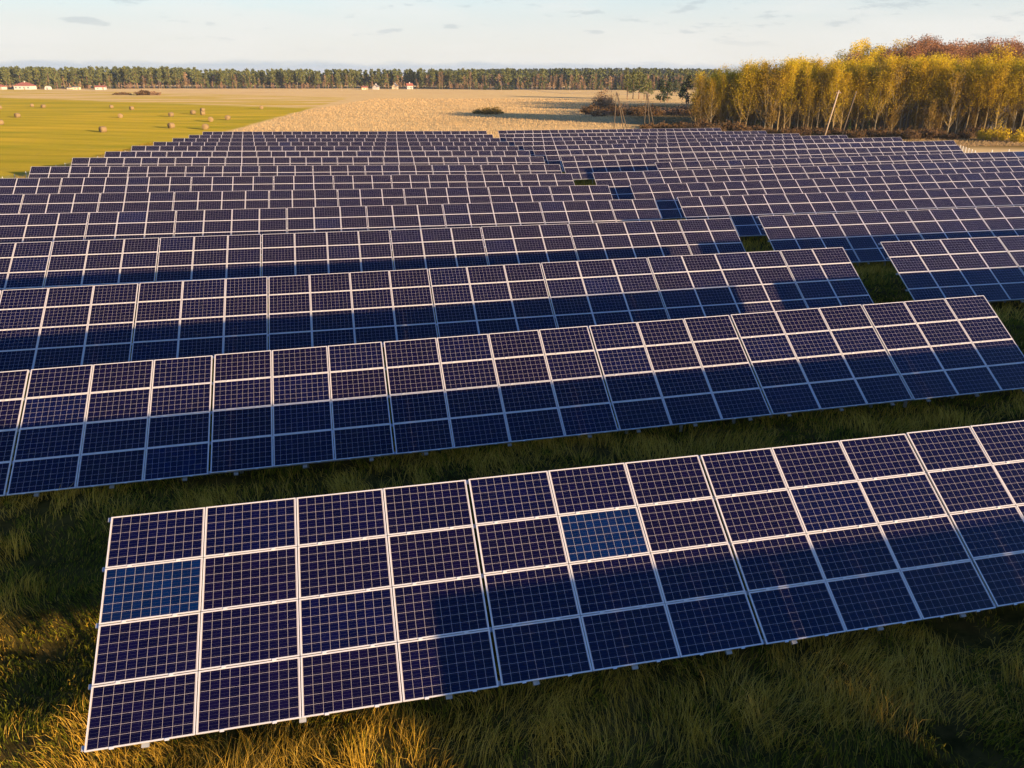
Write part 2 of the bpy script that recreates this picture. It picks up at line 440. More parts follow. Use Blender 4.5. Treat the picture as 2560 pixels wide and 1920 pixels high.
LG = 'panel rows of the left block'; RG = 'panel rows of the right block'
solar_row(0, 6.4, 48.9, -7.52, -7.42, 'row of solar panels in front of the nearest visible row, casting shade on it', LG, 4)
solar_row(1, -4.654, 47.0, -7.553, -7.38, 'nearest row of solar panels, with two bright blue panels near its left end', LG, 4, {(0, 2), (5, 2)})
solar_row(2, -9.191 - 3 * 1.67, 22.6, -7.918, -7.455, 'second solar panel row from the front, spanning nearly the whole picture width', LG, 3)
solar_row(3, -11.65 - 4 * 1.67, 23.3, -7.815, -7.70, 'third solar panel row from the front, with a sunlit strip near its right end', LG, 3)
L = {4: (-21.1, 22.31, -7.70, -7.88), 5: (-23.7, 21.36, -7.74, -8.12), 6: (-27.2, 21.21, -7.77, -8.38), 7: (-29.2, 20.86, -7.72, -8.53),
     8: (-28.01, 22.36, -7.83, -8.72), 9: (-27.26, 23.04, -7.97, -8.85), 10: (-26.56, 23.63, -8.21, -9.02), 11: (-25.87, 24.26, -8.36, -9.24),
     12: (-25.23, 24.89, -8.62, -9.39), 13: (-24.50, 25.47, -8.81, -9.53), 14: (-23.78, 26.13, -9.01, -9.64), 15: (-23.10, 26.78, -9.14, -9.67)}
for k, (a0, a1, z0, z1) in L.items():
    extra = {4: ', sunlit patch on it', 7: ', last one cut off at left', 8: ', first showing its left end',
             14: ', last but one', 15: ', the farthest, against the dry field'}.get(k, '')
    solar_row(k, a0, a1, z0, z1, f'{ORD[k]} solar panel row from the front, left of aisle{extra}', LG, (3, 4, 2)[k % 3])
RR = {2: (24.5, 51.2, -7.40, -7.32), 3: (25.28, 55.4, -7.54, -7.60), 4: (24.06, 60.8, -7.82, -7.84), 5: (23.09, 61.5, -8.05, -8.06), 6: (23.12, 71.5, -8.41, -8.19),
      7: (22.95, 81.4, -8.50, -8.26), 8: (33.05, 88.2, -8.75, -8.40), 9: (25.14, 78.85, -8.84, -8.51), 10: (25.67, 86.28, -9.03, -8.74),
      11: (26.36, 84.92, -9.26, -8.92), 12: (27.06, 82.12, -9.43, -9.25), 13: (27.73, 79.28, -9.54, -9.59), 14: (28.34, 78.19, -9.60, -9.72), 15: (29.0, 73.73, -9.63, -9.73)}
for k, (a0, a1, z0, z1) in RR.items():
    extra = {2: ', mostly outside the picture', 3: ', nearest fully shown of its block', 8: ', starting six panels late', 9: ', fully visible at its left end',
             10: ', reaching farthest right', 15: ', farthest of all'}.get(k, '')
    solar_row(k, a0, a1, z0, z1, f'{ORD[k]} solar panel row from the front, right of aisle{extra}', RG, (4, 3, 2)[k % 3],
              {(27, 3), (28, 3)} if k == 8 else (), True)

# ------------------------------------------------------------------ grass blades (stuff)
def blades(P, h, w, lean, tint, az=None):
    n = len(P); az = rng.uniform(0, 2 * np.pi, n) if az is None else az
    fa = rng.uniform(0, 2 * np.pi, n)
    side = np.stack([np.cos(fa), np.sin(fa), np.zeros(n)], 1) * (w / 2)[:, None]
    dirn = np.stack([np.cos(az), np.sin(az), np.zeros(n)], 1)
    up = np.array([0, 0, 1.0])
    mid = P + up * (h * .6)[:, None] + dirn * (h * lean * .35)[:, None]
    tip = P + up * (h * (1 - .25 * lean))[:, None] + dirn * (h * lean)[:, None]
    V = np.stack([P - side, P + side, mid + side * .8, mid - side * .8, tip], 1).reshape(-1, 3)
    b = np.arange(n) * 5
    return V, np.stack([b, b + 1, b + 2, b + 3], 1), np.stack([b + 3, b + 2, b + 4], 1), np.repeat(tint, 5)

def grass_obj(name, label, parts, mat='grass'):
    Vs, Qs, Ts, As = [], [], [], []; o = 0
    for V, q, t, a in parts:
        Vs.append(V); Qs.append(q + o); Ts.append(t + o); As.append(a); o += len(V)
    me = fast_mesh(name, np.concatenate(Vs), np.concatenate(Qs), np.concatenate(Ts), [M[mat]], attrs={'tint': np.concatenate(As)})
    tag(link(name, me), label, 'grass', None, 'stuff')

def near_grass():
    parts = []
    N = 1150000
    x = rng.uniform(-32, 42, N); y = rng.uniform(5, 52, N)
    keep = rng.random(N) < np.clip(1.2 * (14.0 / np.maximum(y, 9)) ** 1.5, .08, 1)
    x, y = x[keep], y[keep]; P = np.stack([x, y, G(x, y)], 1); P = P[inview(P, .16)]
    P = P[(vnoise(P[:, 0], P[:, 1], 1.6, 21) * .6 + vnoise(P[:, 0], P[:, 1], .5, 22) * .4 + rng.normal(0, .06, len(P))) > .31]
    x, y = P[:, 0], P[:, 1]; a = x * CH + y * SH; d = -x * SH + y * CH
    ph = ((d - D1) % DROW)                                    # 0 = under the top edge, DROW-3.3 = under the low edge
    low = np.exp(-((ph - (DROW - 3.6)) / 1.6) ** 2)           # unmown tall grass along the low edge of the tables
    m1 = vnoise(x, y, 1.3, 1); m2 = vnoise(x, y, .45, 2); m3 = vnoise(x, y, 4.0, 4)
    tall = np.clip((m1 - .45) * .95 + low * .72 + (m3 - .5) * .6, 0, 1.15)
    left = 1 - sstep(-7.5, -4.8, a); mid = 1 - sstep(3.6, 5.2, ph)
    tall = np.clip(tall * (1 - .5 * mid * (1 - left)) + left * np.clip(m1 - .38, 0, .4) * 1.3, 0, 1.1)
    tall = np.where(m2 < .22, tall * .3, tall)
    n = len(P)
    isdry = rng.random(n) < np.clip((tall - .16) * 1.5, .10 + .22 * left, .92)
    h = np.where(isdry, .16 + .56 * tall * rng.uniform(.25, 1.2, n), .08 + .22 * rng.random(n) * (.5 + m1))
    h = np.where(ph > DROW - 3.5, np.minimum(h, .34 + .1 * rng.random(n)), h)
    sc = np.clip(np.hypot(y, x) / 15, .8, 3)
    w = np.where(isdry, .0095, .016) * sc * rng.uniform(.7, 1.3, n)
    tint = np.where(isdry, .55 + .42 * rng.random(n) + .2 * (m3 - .5), .05 + .32 * rng.random(n) * (.4 + m1))
    az = 2.6 + 7.5 * (vnoise(x, y, 1.1, 6) - .5) + rng.normal(0, .95, n)
    lean = np.where(isdry, .35 + .75 * vnoise(x, y, 1.1, 8) * rng.uniform(.5, 1.3, n), rng.uniform(.2, 1.0, n))
    P[:, 2] += near_bump(x, y)
    parts.append(blades(P, h, w, lean, np.clip(tint, 0, 1), az))
    # broad-leaved weeds, low and dark or rusty
    wi = rng.choice(n, 2600, replace=False); wi = wi[(m3[wi] > .35)]
    k = len(wi) * 22; wp = np.repeat(P[wi], 22, 0) + np.c_[rng.normal(0, .10, (k, 2)), rng.random(k) * np.repeat(rng.uniform(.05, .45, len(wi)), 22)]
    parts.append(blades(wp, rng.uniform(.04, .10, k), rng.uniform(.012, .028, k) * np.repeat(sc[wi], 22) ** .5, rng.uniform(.5, 1.4, k), np.clip(np.repeat(rng.choice([.04, .15, .3, .52], len(wi)), 22) + rng.normal(0, .05, k), 0, 1)))
    # clumps of tall weeds
    ci = rng.choice(n, 900, replace=False); ci = ci[(tall[ci] > .5) & (ph[ci] < DROW - 4.0)]
    cp = np.repeat(P[ci], 26, 0) + np.c_[rng.normal(0, .09, (len(ci) * 26, 2)), np.zeros(len(ci) * 26)]
    k = len(cp); base = np.repeat(rng.uniform(.5, 1.0, len(ci)), 26); caz = np.repeat(rng.uniform(1.6, 3.6, len(ci)), 26) + rng.normal(0, .5, k)
    parts.append(blades(cp, base * rng.uniform(.6, 1.1, k), .013 * np.repeat(sc[ci], 26), rng.uniform(.2, .9, k), np.clip(np.repeat(rng.uniform(.55, 1, len(ci)), 26) + rng.normal(0, .07, k), 0, 1), caz))
    grass_obj('grass', 'long dry and green grass growing between the nearest panel rows', parts)

def near_bump(x, y):
    return sstep(-40, -34, x) * (1 - sstep(40, 46, x)) * sstep(0, 4, y) * (1 - sstep(55, 62, y)) * ((vnoise(x, y, 2.7, 3) - .5) * .42 + (vnoise(x, y, 1.3, 13) - .5) * .16) - .03
near_grass()

def far_grass():
    parts = []
    # aisle and left verge
    N = 90000
    a = np.where(rng.random(N) < .5, rng.uniform(19, 36, N), rng.uniform(-36, -20, N)); d = rng.uniform(36, 165, N)
    x, y = ad2xy(a, d); P = np.stack([x, y, G(x, y)], 1); P = P[inview(P, .03)]; n = len(P)
    parts.append(blades(P, rng.uniform(.2, .6, n), rng.uniform(.03, .07, n), rng.uniform(.2, .9, n), np.clip(.25 + .5 * vnoise(P[:, 0], P[:, 1], 3, 5) + rng.normal(0, .12, n), 0, 1)))
    grass_obj('grass', 'rough grass of the aisle and the verge beside the panels', parts); parts = []
    # dry field just beyond the panels
    N = 110000
    x = rng.uniform(-75, 125, N); y = 150 + 300 * rng.random(N) ** 2.2
    d = -x * SH + y * CH; a = x * CH + y * SH
    k = ((d > 156) | (a > 92)) & (x > -48.4 - .094 * y + 1.5)
    k &= ~((x > 30) & (y + .45 * x > 182) & (x < 86 + (y - 170)) & (rng.random(N) < .8)); x, y = x[k], y[k]; P = np.stack([x, y, G(x, y)], 1); P = P[inview(P, .02)]; n = len(P); x, y = P[:, 0], P[:, 1]
    scrub = ((x > 30) & (y + .45 * x > 180)) * 1.0
    t = .80 + .22 * rng.random(n) - .25 * (vnoise(x / 4, y, 6, 9) > .62) - .55 * scrub
    parts.append(blades(P, rng.uniform(.22, .55, n) * (1 - .2 * scrub), rng.uniform(.05, .13, n) * (y / 190), rng.uniform(.1, .7, n), np.clip(t, 0, 1)))
    grass_obj('grass', 'bleached dry grass of the field beyond the panels', parts, 'dry_grass')
far_grass()

# ------------------------------------------------------------------ vegetation
def leaf_quads(C, size, r, flat=.0):
    n = len(C); A = r.normal(size=(n, 3)); A /= np.linalg.norm(A, axis=1)[:, None]
    B = np.cross(A, r.normal(size=(n, 3))); B /= np.linalg.norm(B, axis=1)[:, None]
    s = (size * r.uniform(.6, 1.3, n))[:, None] if np.ndim(size) == 0 else (size * r.uniform(.6, 1.3, n))[:, None]
    V = np.stack([C - A * s, C - B * s * .55, C + A * s, C + B * s * .55], 1).reshape(-1, 3)
    return V, np.arange(4 * n).reshape(n, 4)

def leaf_mesh(name, C, size, tint, mat, r):
    V, q = leaf_quads(C, size, r)
    return fast_mesh(name, V, q, None, [mat], attrs={'tint': np.repeat(np.clip(tint, 0, 1), 4)})

def aspen(seed, H=15.0, mat='f_gold', bark='bark_pale', n_leaf=2700, lean=0.0, wide=1.7, tmin=.10, ls=.34):
    r = np.random.default_rng(seed); b = MB()
    bend = r.normal(0, .35, 2); pts = []
    for t in np.linspace(0, 1, 7): pts.append((bend[0] * t * t + lean * H * t, bend[1] * t * t, H * .97 * t))
    b.tube(pts, [.13 * (1 - t) ** .8 + .012 for t in np.linspace(0, 1, 7)], 6)
    def on(t): return np.array([bend[0] * t * t + lean * H * t, bend[1] * t * t, H * .97 * t])
    C = []; S = []
    for k in range(48):
        t = r.uniform(tmin, .96); az = r.uniform(0, 6.283); L = (1.1 + 2.4 * (1 - t)) * r.uniform(.6, 1.15) * wide
        p = on(t); e = p + np.array([math.cos(az) * L * .55, math.sin(az) * L * .55, L * r.uniform(.7, 1.15)])
        m_ = (p + e) / 2 + np.array([math.cos(az), math.sin(az), -.3]) * L * .08
        b.tube([p, m_, e], [.035 * (1.1 - t) + .008, .02, .006], 3)
        if t > ls:
            q = int(n_leaf / 42); u = r.uniform(.2, 1.08, q)[:, None]
            C.append(p + (e - p) * u + r.normal(0, .26, (q, 3)) * wide); S.append(np.full(q, t))
        elif True:
            q = 26; u = r.uniform(.3, 1.0, q)[:, None]; C.append(p + (e - p) * u + r.normal(0, .2, (q, 3))); S.append(np.full(q, t))
    q = n_leaf // 4; tt = r.uniform(.5, 1.02, q); c = np.array([on(t) for t in tt]); c += r.normal(0, .33, (q, 3)) * (np.clip(1.25 - tt, .25, 1) * 1.5 * wide)[:, None]
    C.append(c); S.append(tt)
    C = np.concatenate(C); S = np.concatenate(S)
    tint = .5 + .35 * (S - .6) + r.normal(0, .22, len(C))
    return b.mesh('tree_trunk', [M[bark]]), leaf_mesh('tree_crown', C, .125, tint, M[mat], r)

def round_tree(seed, H, mat, bark, n_leaf, R, size, base=.3):
    """broad crown made of many leaf clumps on forked limbs"""
    r = np.random.default_rng(seed); b = MB(); C = []; T = []
    b.tube([(0, 0, 0), (r.normal(0, .15), r.normal(0, .15), H * .35), (r.normal(0, .3), r.normal(0, .3), H * .75)], [.22, .16, .05], 6)
    for k in range(26):
        z = r.uniform(base, 1.0); az = r.uniform(0, 6.283)
        prof = math.sin(math.pi * min(1, max(.05, (z - base) / (1.12 - base)))) ** .6
        rad_ = R * prof * r.uniform(.35, 1)
        c = np.array([math.cos(az) * rad_, math.sin(az) * rad_, H * z])
        b.tube([(0, 0, H * max(.12, z - .28)), c * .55 + np.array([0, 0, H * z * .42]), c], [.07, .04, .01], 3)
        q = n_leaf // 26; cc = c + np.clip(r.normal(0, 1, (q, 3)), -1.7, 1.7) * np.array([R * .2, R * .2, H * .05]); C.append(cc)
        T.append(np.full(q, r.uniform(.15, .9)) + r.normal(0, .12, q))
    return b.mesh('tree_trunk', [M[bark]]), leaf_mesh('tree_crown', np.concatenate(C), size, np.concatenate(T), M[mat], r)

def merged(name, trunk, crown):
    """one small mesh for trees too far off to show parts"""
    me = bpy.data.meshes.new(name)
    V = [v.co[:] for v in trunk.vertices] + [v.co[:] for v in crown.vertices]; o = len(trunk.vertices)
    F = [list(p.vertices) for p in trunk.polygons] + [[i + o for i in p.vertices] for p in crown.polygons]
    me.from_pydata(V, [], F); me.materials.append(trunk.materials[0]); me.materials.append(crown.materials[0])
    me.polygons.foreach_set('material_index', [0] * len(trunk.polygons) + [1] * len(crown.polygons))
    at = me.attributes.new('tint', 'FLOAT', 'POINT')
    at.data.foreach_set('value', [0.5] * o + [d.value for d in crown.attributes['tint'].data]); me.update(); return me

def pine(seed, H=16.0, mat='f_pine', base=.42, R=2.3, n=420, size=.55, bark='bark_pine'):
    r = np.random.default_rng(seed); b = MB()
    b.tube([(0, 0, 0), (r.normal(0, .2), r.normal(0, .2), H * .5), (r.normal(0, .25), r.normal(0, .25), H * .97)], [.24, .18, .05], 5)
    C = []; T = []
    nb = 24
    for k in range(nb):
        z = base + (1 - base) * (k + r.uniform(0, 1)) / nb; az = r.uniform(0, 6.283)
        rr = R * (1.05 - ((z - base) / (1 - base)) ** 1.5) * r.uniform(.3, 1.0)
        c = np.array([math.cos(az) * rr, math.sin(az) * rr, H * z]); q = n // nb
        C.append(c + r.normal(0, 1, (q, 3)) * np.array([.6, .6, .36])); T.append(np.full(q, r.uniform(.1, .8)) + r.normal(0, .15, q))
        if k % 3 == 0: b.tube([(0, 0, H * z - .5), c], [.06, .02], 3)
    return b.mesh('tree_trunk', [M[bark]]), leaf_mesh('tree_crown', np.concatenate(C), size, np.concatenate(T), M[mat], r)

def spruce(seed, H, mat='f_spruce', n=700, size=.35, R=None):
    r = np.random.default_rng(seed); b = MB(); R = R or H * .24
    b.tube([(0, 0, 0), (0, 0, H * .98)], [.14, .02], 5)
    z = r.uniform(0.03, 1, n) ** .9; az = r.uniform(0, 6.283, n); u = np.sqrt(r.random(n))
    rr = R * (1.02 - z) * (.75 + .25 * np.sin(z * 40 + np.floor(az * 2))) * u
    C = np.stack([np.cos(az) * rr, np.sin(az) * rr, H * z - .1 * rr], 1)
    return b.mesh('tree_trunk', [M['bark_grey']]), leaf_mesh('tree_crown', C, size, .2 + .5 * u + r.normal(0, .2, n), M[mat], r)

def bush(seed, R, H, mat, n, size):
    r = np.random.default_rng(seed); b = MB(); C = []; T = []
    for k in range(40):
        az = r.uniform(0, 6.283); s = R * math.sqrt(r.random()); top = H * r.uniform(.55, 1) * (1.05 - .55 * (s / R) ** 2)
        p0 = (math.cos(az) * s * .55, math.sin(az) * s * .55, 0); p1 = (math.cos(az) * s, math.sin(az) * s, top)
        b.tube([p0, p1], [.025, .006], 3)
        q = n // 40; u = r.uniform(.15, 1.05, q)[:, None]
        C.append(np.array(p0) + (np.array(p1) - np.array(p0)) * u + r.normal(0, 1, (q, 3)) * np.array([R * .12, R * .12, H * .07])); T.append(u[:, 0] * .6 + r.normal(.1, .2, q))
    C = np.concatenate(C); C[:, 2] = np.abs(C[:, 2])
    return b.mesh('bush_stems', [M['bark_grey']]), leaf_mesh('bush_foliage', C, size, np.concatenate(T), M[mat], r)

def plant_tree(name, pair, x, y, label, cat, group=None, s=1.0, rz=None, sz=1.0, parts=('trunk', 'crown'), dz=0.0, xy=1.0):
    e = empty(name, (x, y, float(G(x, y)) - .08 + dz), random.uniform(0, 6.28) if rz is None else rz); e.scale = (s * xy, s * xy, s * sz); tag(e, label, cat, group)
    for p, me in zip(parts, pair): link(p, me, e)
    return e

# golden grove on the right
ASP = [aspen(100 + i, 15, 'f_gold', 'bark_pale', lean=(.0, .02, -.015, .03, .06)[i % 5]) for i in range(6)]
ASPB = [aspen(160 + i, 15, 'f_gold', 'bark_pale', 2500, lean=(.03, .06, .045, .02)[i], tmin=.34, ls=.44) for i in range(4)]
SAP = [aspen(180 + i, 6.5, 'f_sap', 'bark_pale', 1300, lean=.02 * i, wide=1.0, tmin=.08, ls=.1) for i in range(3)]
ASPO = [aspen(140 + i, 15, 'f_olive', 'bark_grey', 1500, lean=.02 * i) for i in range(3)]
GX0, GY0, GX1, GY1 = 45.2, 204.0, 138.0, 155.0
BARN = (113.0, 203.0, math.atan2(-49.0, 92.8) * .8)
def in_barn(x, y):
    c, q = math.cos(BARN[2]), math.sin(BARN[2]); u_ = (x - BARN[0]) * c + (y - BARN[1]) * q; v_ = -(x - BARN[0]) * q + (y - BARN[1]) * c
    return abs(u_) < 34 and abs(v_) < 8.2
def lateral(px, y): return (px - 1280) / F_PX * (.929 * y + 4.5)
gdir = np.array([GX1 - GX0, GY1 - GY0]); gl = np.linalg.norm(gdir); gdir /= gl; gn = np.array([-gdir[1], gdir[0]])
barn_c = None
rg = random.Random(3); ng = 0
for row in range(5):
    s_ = rg.uniform(0, 2)
    while s_ < gl:
        dep = row * 3.6 + rg.uniform(-1.3, 1.3)
        x, y = np.array([GX0, GY0]) + gdir * s_ + gn * dep
        t = s_ / gl
        end = 'left end' if t < .2 else 'left middle' if t < .4 else 'right middle' if t < .62 else 'right end'
        fr = 'front edge' if row == 0 else 'inside' if row < 4 else 'back edge'
        s_ += rg.uniform(1.05, 2.0) * (1.0 + .25 * (t > .5)); ng += 1
        if in_barn(x, y): continue
        ol = rg.random() < (.12 if row else .3)
        pair = rg.choice(ASPO if ol else ASPB if t > .42 and rg.random() < .8 else ASP)
        plant_tree('aspen_tree', pair, x, y, f'slender {"olive" if ol else "golden"} autumn tree, {end} of the grove, {fr}', 'tree', f'autumn grove trees, {end}, {fr}',
                   xy=rg.uniform(.95, 1.3), s=rg.uniform(.9, 1.10) * (.95 - .03 * t - .2 * max(0, 1 - t / .18)), rz=rg.uniform(-.9, .9) if t > .6 else None, sz=rg.uniform(.92, 1.08))

for i in range(115):
    t = rg.random() ** 1.3; x, y = np.array([GX0, GY0]) + gdir * gl * t * .95 + gn * rg.uniform(-1.5, 9)
    if in_barn(x, y): continue
    where = 'left half' if t < .45 else 'right half'
    plant_tree('young_tree', rg.choice(SAP), x, y, f'thin brownish young tree among the trunks, {where} of the grove', 'tree', f'young trees in the {where} of the grove', s=rg.uniform(.6, 1.15))

# rusty wood on the rise behind the grove
RUST = [round_tree(200 + i, 19, 'f_rust', 'bark_grey', 3400, 4.2, .22, .32) for i in range(4)]
OLV = [round_tree(230 + i, 18, 'f_gold' if i else 'f_olive', 'bark_grey', 2800, 3.8, .22, .3) for i in range(2)]
for i in range(74):
    row = i // 19
    px = 2110 + (i % 19) * 29 + rg.uniform(-12, 12); dist = 240 + row * 16 + rg.uniform(-6, 6)
    x = lateral(px, dist); y = dist
    yel = (px < 2190 and rg.random() < .8) or rg.random() < .05
    k = 'yellowish' if yel else 'rusty brown'
    where = 'front of the rise' if row < 2 else 'top of the rise'
    plant_tree('broadleaf_tree', rg.choice(OLV if yel else RUST), x, y, f'{k} broad autumn tree on the {where} behind the golden grove', 'tree', f'{k} trees on the {where}',
               s=rg.uniform(.84, 1.02), dz=-.6)
# yellow-green trees stepping up between the grove and the rise
for i in range(30):
    px = 2080 + i * 18 + rg.uniform(-9, 9); dist = 219 + rg.uniform(-5, 7); x = lateral(px, dist); y = dist
    if in_barn(x, y): continue
    plant_tree('aspen_tree', rg.choice(ASP + ASPO), x, y, 'tall yellow tree rising behind the barn roof at the grove', 'tree', 'tall yellow trees behind the barn', s=rg.uniform(.90, 1.04))

# small firs and shrubs along the foot of the grove
for px, py, h, lab in ((1894, 322, 4.4, 'dark little fir at the grove foot, left of the leaning poles'), (2120, 334, 3.1, 'dark little fir at the grove foot, just right of the leaning poles'), (2168, 335, 3.0, 'small dark fir, the rightmost of the three at the foot of the grove')):
    x, y, z = ground_at(px, py + 2); plant_tree('fir_tree', spruce(int(px), h, n=900, size=.22), x, y, lab, 'tree', 'little firs at the grove')
BR = [bush(300 + i, 1.9, 2.2, 'f_scrub', 1000, .16) for i in range(3)]
BG = [bush(310 + i, 2.2, 3.4, 'f_gold', 1300, .16) for i in range(2)]
s_ = 0; rb = random.Random(9)
while s_ < gl:
    x, y = np.array([GX0, GY0]) + gdir * s_ - gn * rb.uniform(.5, 2.2 if s_ / gl > .6 else 14)
    t = s_ / gl; where = 'left part' if t < .35 else 'middle' if t < .65 else 'right part'
    plant_tree('scrub_bush', rb.choice(BR), x, y, f'brown leafless bush under the {where} of the golden grove', 'bush', f'bushes under the grove, {where}', s=rb.uniform(.6, 1.15), parts=('stems', 'foliage'))
    s_ += rb.uniform(.9, 1.7) if t < .6 else rb.uniform(1.6, 3.2)
for px, py, s in ((2490, 352, 1.0), (2455, 350, .7), (2550, 356, .9)):
    x, y, z = ground_at(px, py)
    plant_tree('golden_bush', BG[int(px) % 2], x, y, {2490: 'large golden bush at the right end of the grove above the panel rows', 2455: 'smaller golden bush beside the large one under the grove', 2550: 'golden bush at the picture edge behind the fence posts'}[px], 'bush', 'golden bushes', s=s, parts=('stems', 'foliage'))

# bushes and scrub in the dry field
def bush_at(px, py, R, H, mat, lab, grp=None, n=900, size=.2, seed=None):
    x, y, z = ground_at(px, py); plant_tree('field_bush', bush(seed or int(px), R, H, mat, n, size), x, y, lab, 'bush', grp, parts=('stems', 'foliage'))
bush_at(1226, 286, 3.6, 3.0, 'f_scrubo', 'large olive bush standing alone in the middle of the dry field', n=1700, size=.24)
bush_at(1193, 285, 1.8, 1.8, 'f_scrubo', 'low olive bush just left of the lone field bush')
bush_at(1247, 285, 1.6, 1.3, 'f_scrubo', 'low olive bush just right of the lone field bush')
bush_at(306, 237, 5.5, 1.6, 'f_scrub', 'brown bush clump at the far edge of the meadow, leftmost of three', n=1500, size=.5)
bush_at(360, 238, 5.5, 3.0, 'f_scrub', 'thick brown bush clump at the far meadow edge, middle of three', n=1700, size=.5)
bush_at(388, 238, 3.2, 2.4, 'f_tan', 'pale brown bush clump at the far meadow edge, rightmost of three', n=1000, size=.5)
for i in range(18):
    px = 1462 + i * 16.5 + rg.uniform(-5, 5); py = 286 + rg.uniform(-4, 5)
    bush_at(px, py, rg.uniform(2.2, 3.6), rg.uniform(2.2, 3.8), rg.choice(['f_scrub', 'f_scrub', 'f_scrub', 'f_tan']), 'brown leafless bush in the scrub thicket behind the pole tripods', 'thicket behind the pole tripods', 900, .24, 500 + i)
for i in range(3):
    bush_at(1497 + i * 12, 272, 3.0, (6.0, 7.4, 5.6)[i], 'f_tan', 'tall pale leafless bush rising above the thicket behind the pole tripods', 'tall pale bushes', 1300, .24, 530 + i)
for i in range(9):
    bush_at(1612 + i * 15, 320 + rg.uniform(-1, 3), 1.7, rg.uniform(1.0, 1.7), 'f_scrub', 'low dark brown bush right behind the farthest panels, near the grove', 'low bushes behind the farthest panels', 700, .18, 550 + i)

# pines and conifers standing alone in front of the far wood
LP = [pine(400 + i, 12, 'f_pine', .30, 3.2, 900, .36) for i in range(3)]
for i, (px, py, s) in enumerate(((1568, 249, 1.0), (1582, 247, 1.12), (1597, 248, 1.1), (1610, 249, 1.02), (1620, 250, .85))):
    x, y, z = ground_at(px, py); plant_tree('pine_tree', LP[i % 3], x, y, ('leftmost and darkest pine', 'second pine from the left', 'tallest middle pine', 'fourth pine from the left', 'small rightmost pine')[i] + ' of the clump beside the pole tripods', 'tree', 'pine clump in the dry field', s=s)
for i, (px, py, h, lab) in enumerate(((1652, 256, 10, 'dark conifer with sparse low branches, left of the grove'), (1668, 255, 9, 'dark conifer standing second from the lone pine clump'), (1687, 234, 9, 'rounded dark conifer farther back left of the grove'), (1716, 263, 12, 'dark conifer touching the left end of the grove'), (1706, 250, 8, 'small dark conifer beside the left end of the grove'))):
    x, y, z = ground_at(px, py); plant_tree('conifer_tree', pine(420 + i, h, 'f_spruce', .12, h * .26, 800, .4), x, y, lab, 'tree', 'dark conifers left of the grove')

# far wood: individual trees along its front edge, a mass behind
PINES = [merged('far_pine', *pine(600 + i, 15.5, 'f_pine', (.30, .36, .2, .42, .08, .3)[i % 6], (2.9, 2.6, 3.0, 2.6, 3.2, 2.8)[i % 6], 480, .6)) for i in range(8)]
BIRCH = [merged('far_birch', *aspen(640 + i, 14, 'f_tan', 'bark_pale', 800, 0, 1.3)) for i in range(3)]
for me in BIRCH: pass
DARKS = [merged('far_spruce', *spruce(650 + i, 12, 'f_spruce', 420, .6, 3.0)) for i in range(3)]
def wood_edge(px):
    """distance of the far wood's front edge for a sight line"""
    return float(np.interp(px, [-80, 0, 400, 900, 1150, 1400, 1760], [742, 750, 772, 778, 735, 700, 680]))
rf = random.Random(21)
for i in range(262):
    px = -45 + i * (1800 / 262) + rf.uniform(-3, 3); dist = wood_edge(px) + rf.uniform(2, 26) + (10 if px > 900 else 0)
    x = lateral(px, dist); y = dist
    p_dec = .04 if px < 350 else .28 if px < 900 else .45 if px < 1300 else .7
    side = 'behind the red-roofed house' if px < 150 else 'beside the white sheds' if px < 290 else 'beyond the hay meadow' if px < 700 else 'beyond the middle of the dry field' if px < 1150 else 'beyond the lone bush' if px < 1450 else 'beyond the pole tripods'
    if rf.random() < p_dec:
        me = rf.choice(BIRCH); nm = 'birch_tree'; kind = 'bare brownish birch'
        sc = rf.uniform(.6, .95)
    elif rf.random() < .12 or (px > 1180 and rf.random() < .5):
        me = rf.choice(DARKS); nm = 'spruce_tree'; kind = 'dark low spruce'; sc = rf.uniform(.5, 1.0)
    else:
        me = rf.choice(PINES); nm = 'pine_tree'; kind = 'tall green pine'; sc = rf.uniform(.80, 1.16) * (1.10 if px < 500 else 1.0)
    o = link(nm, me); o.location = (x, y, float(G(x, y)) - .2); o.rotation_euler = (0, 0, rf.uniform(0, 6.28)); o.scale = (sc * 1.05, sc * 1.05, sc)
    tag(o, f'{kind} at the far wood edge {side}', 'tree', f'{kind}s {side}')
for px, py, h, lab in ((1434, 220, 10, 'tall dark spruce standing before the far wood, left of the pine clump'), (1212, 225, 8.5, 'dark spruce group tree in front of the far wood above the lone bush')):
    x, y, z = ground_at(px, py); o = link('spruce_tree', DARKS[0]); o.location = (x, y, z - .1); o.scale = (h / 12,) * 3; tag(o, lab, 'tree')
for px in (1099, 1106, 1176):
    x, y, z = ground_at(px, 225); o = link('birch_tree', BIRCH[px % 3]); o.location = (x, y, z - .1); o.scale = (1.0, 1.0, 1.05)
    tag(o, {1099: 'tall pale birch before the far wood, left one of the pair right of the cottages', 1106: 'tall pale birch before the far wood, right one of the pair', 1176: 'slim pale birch before the far wood, above the lone bush'}[px], 'tree')

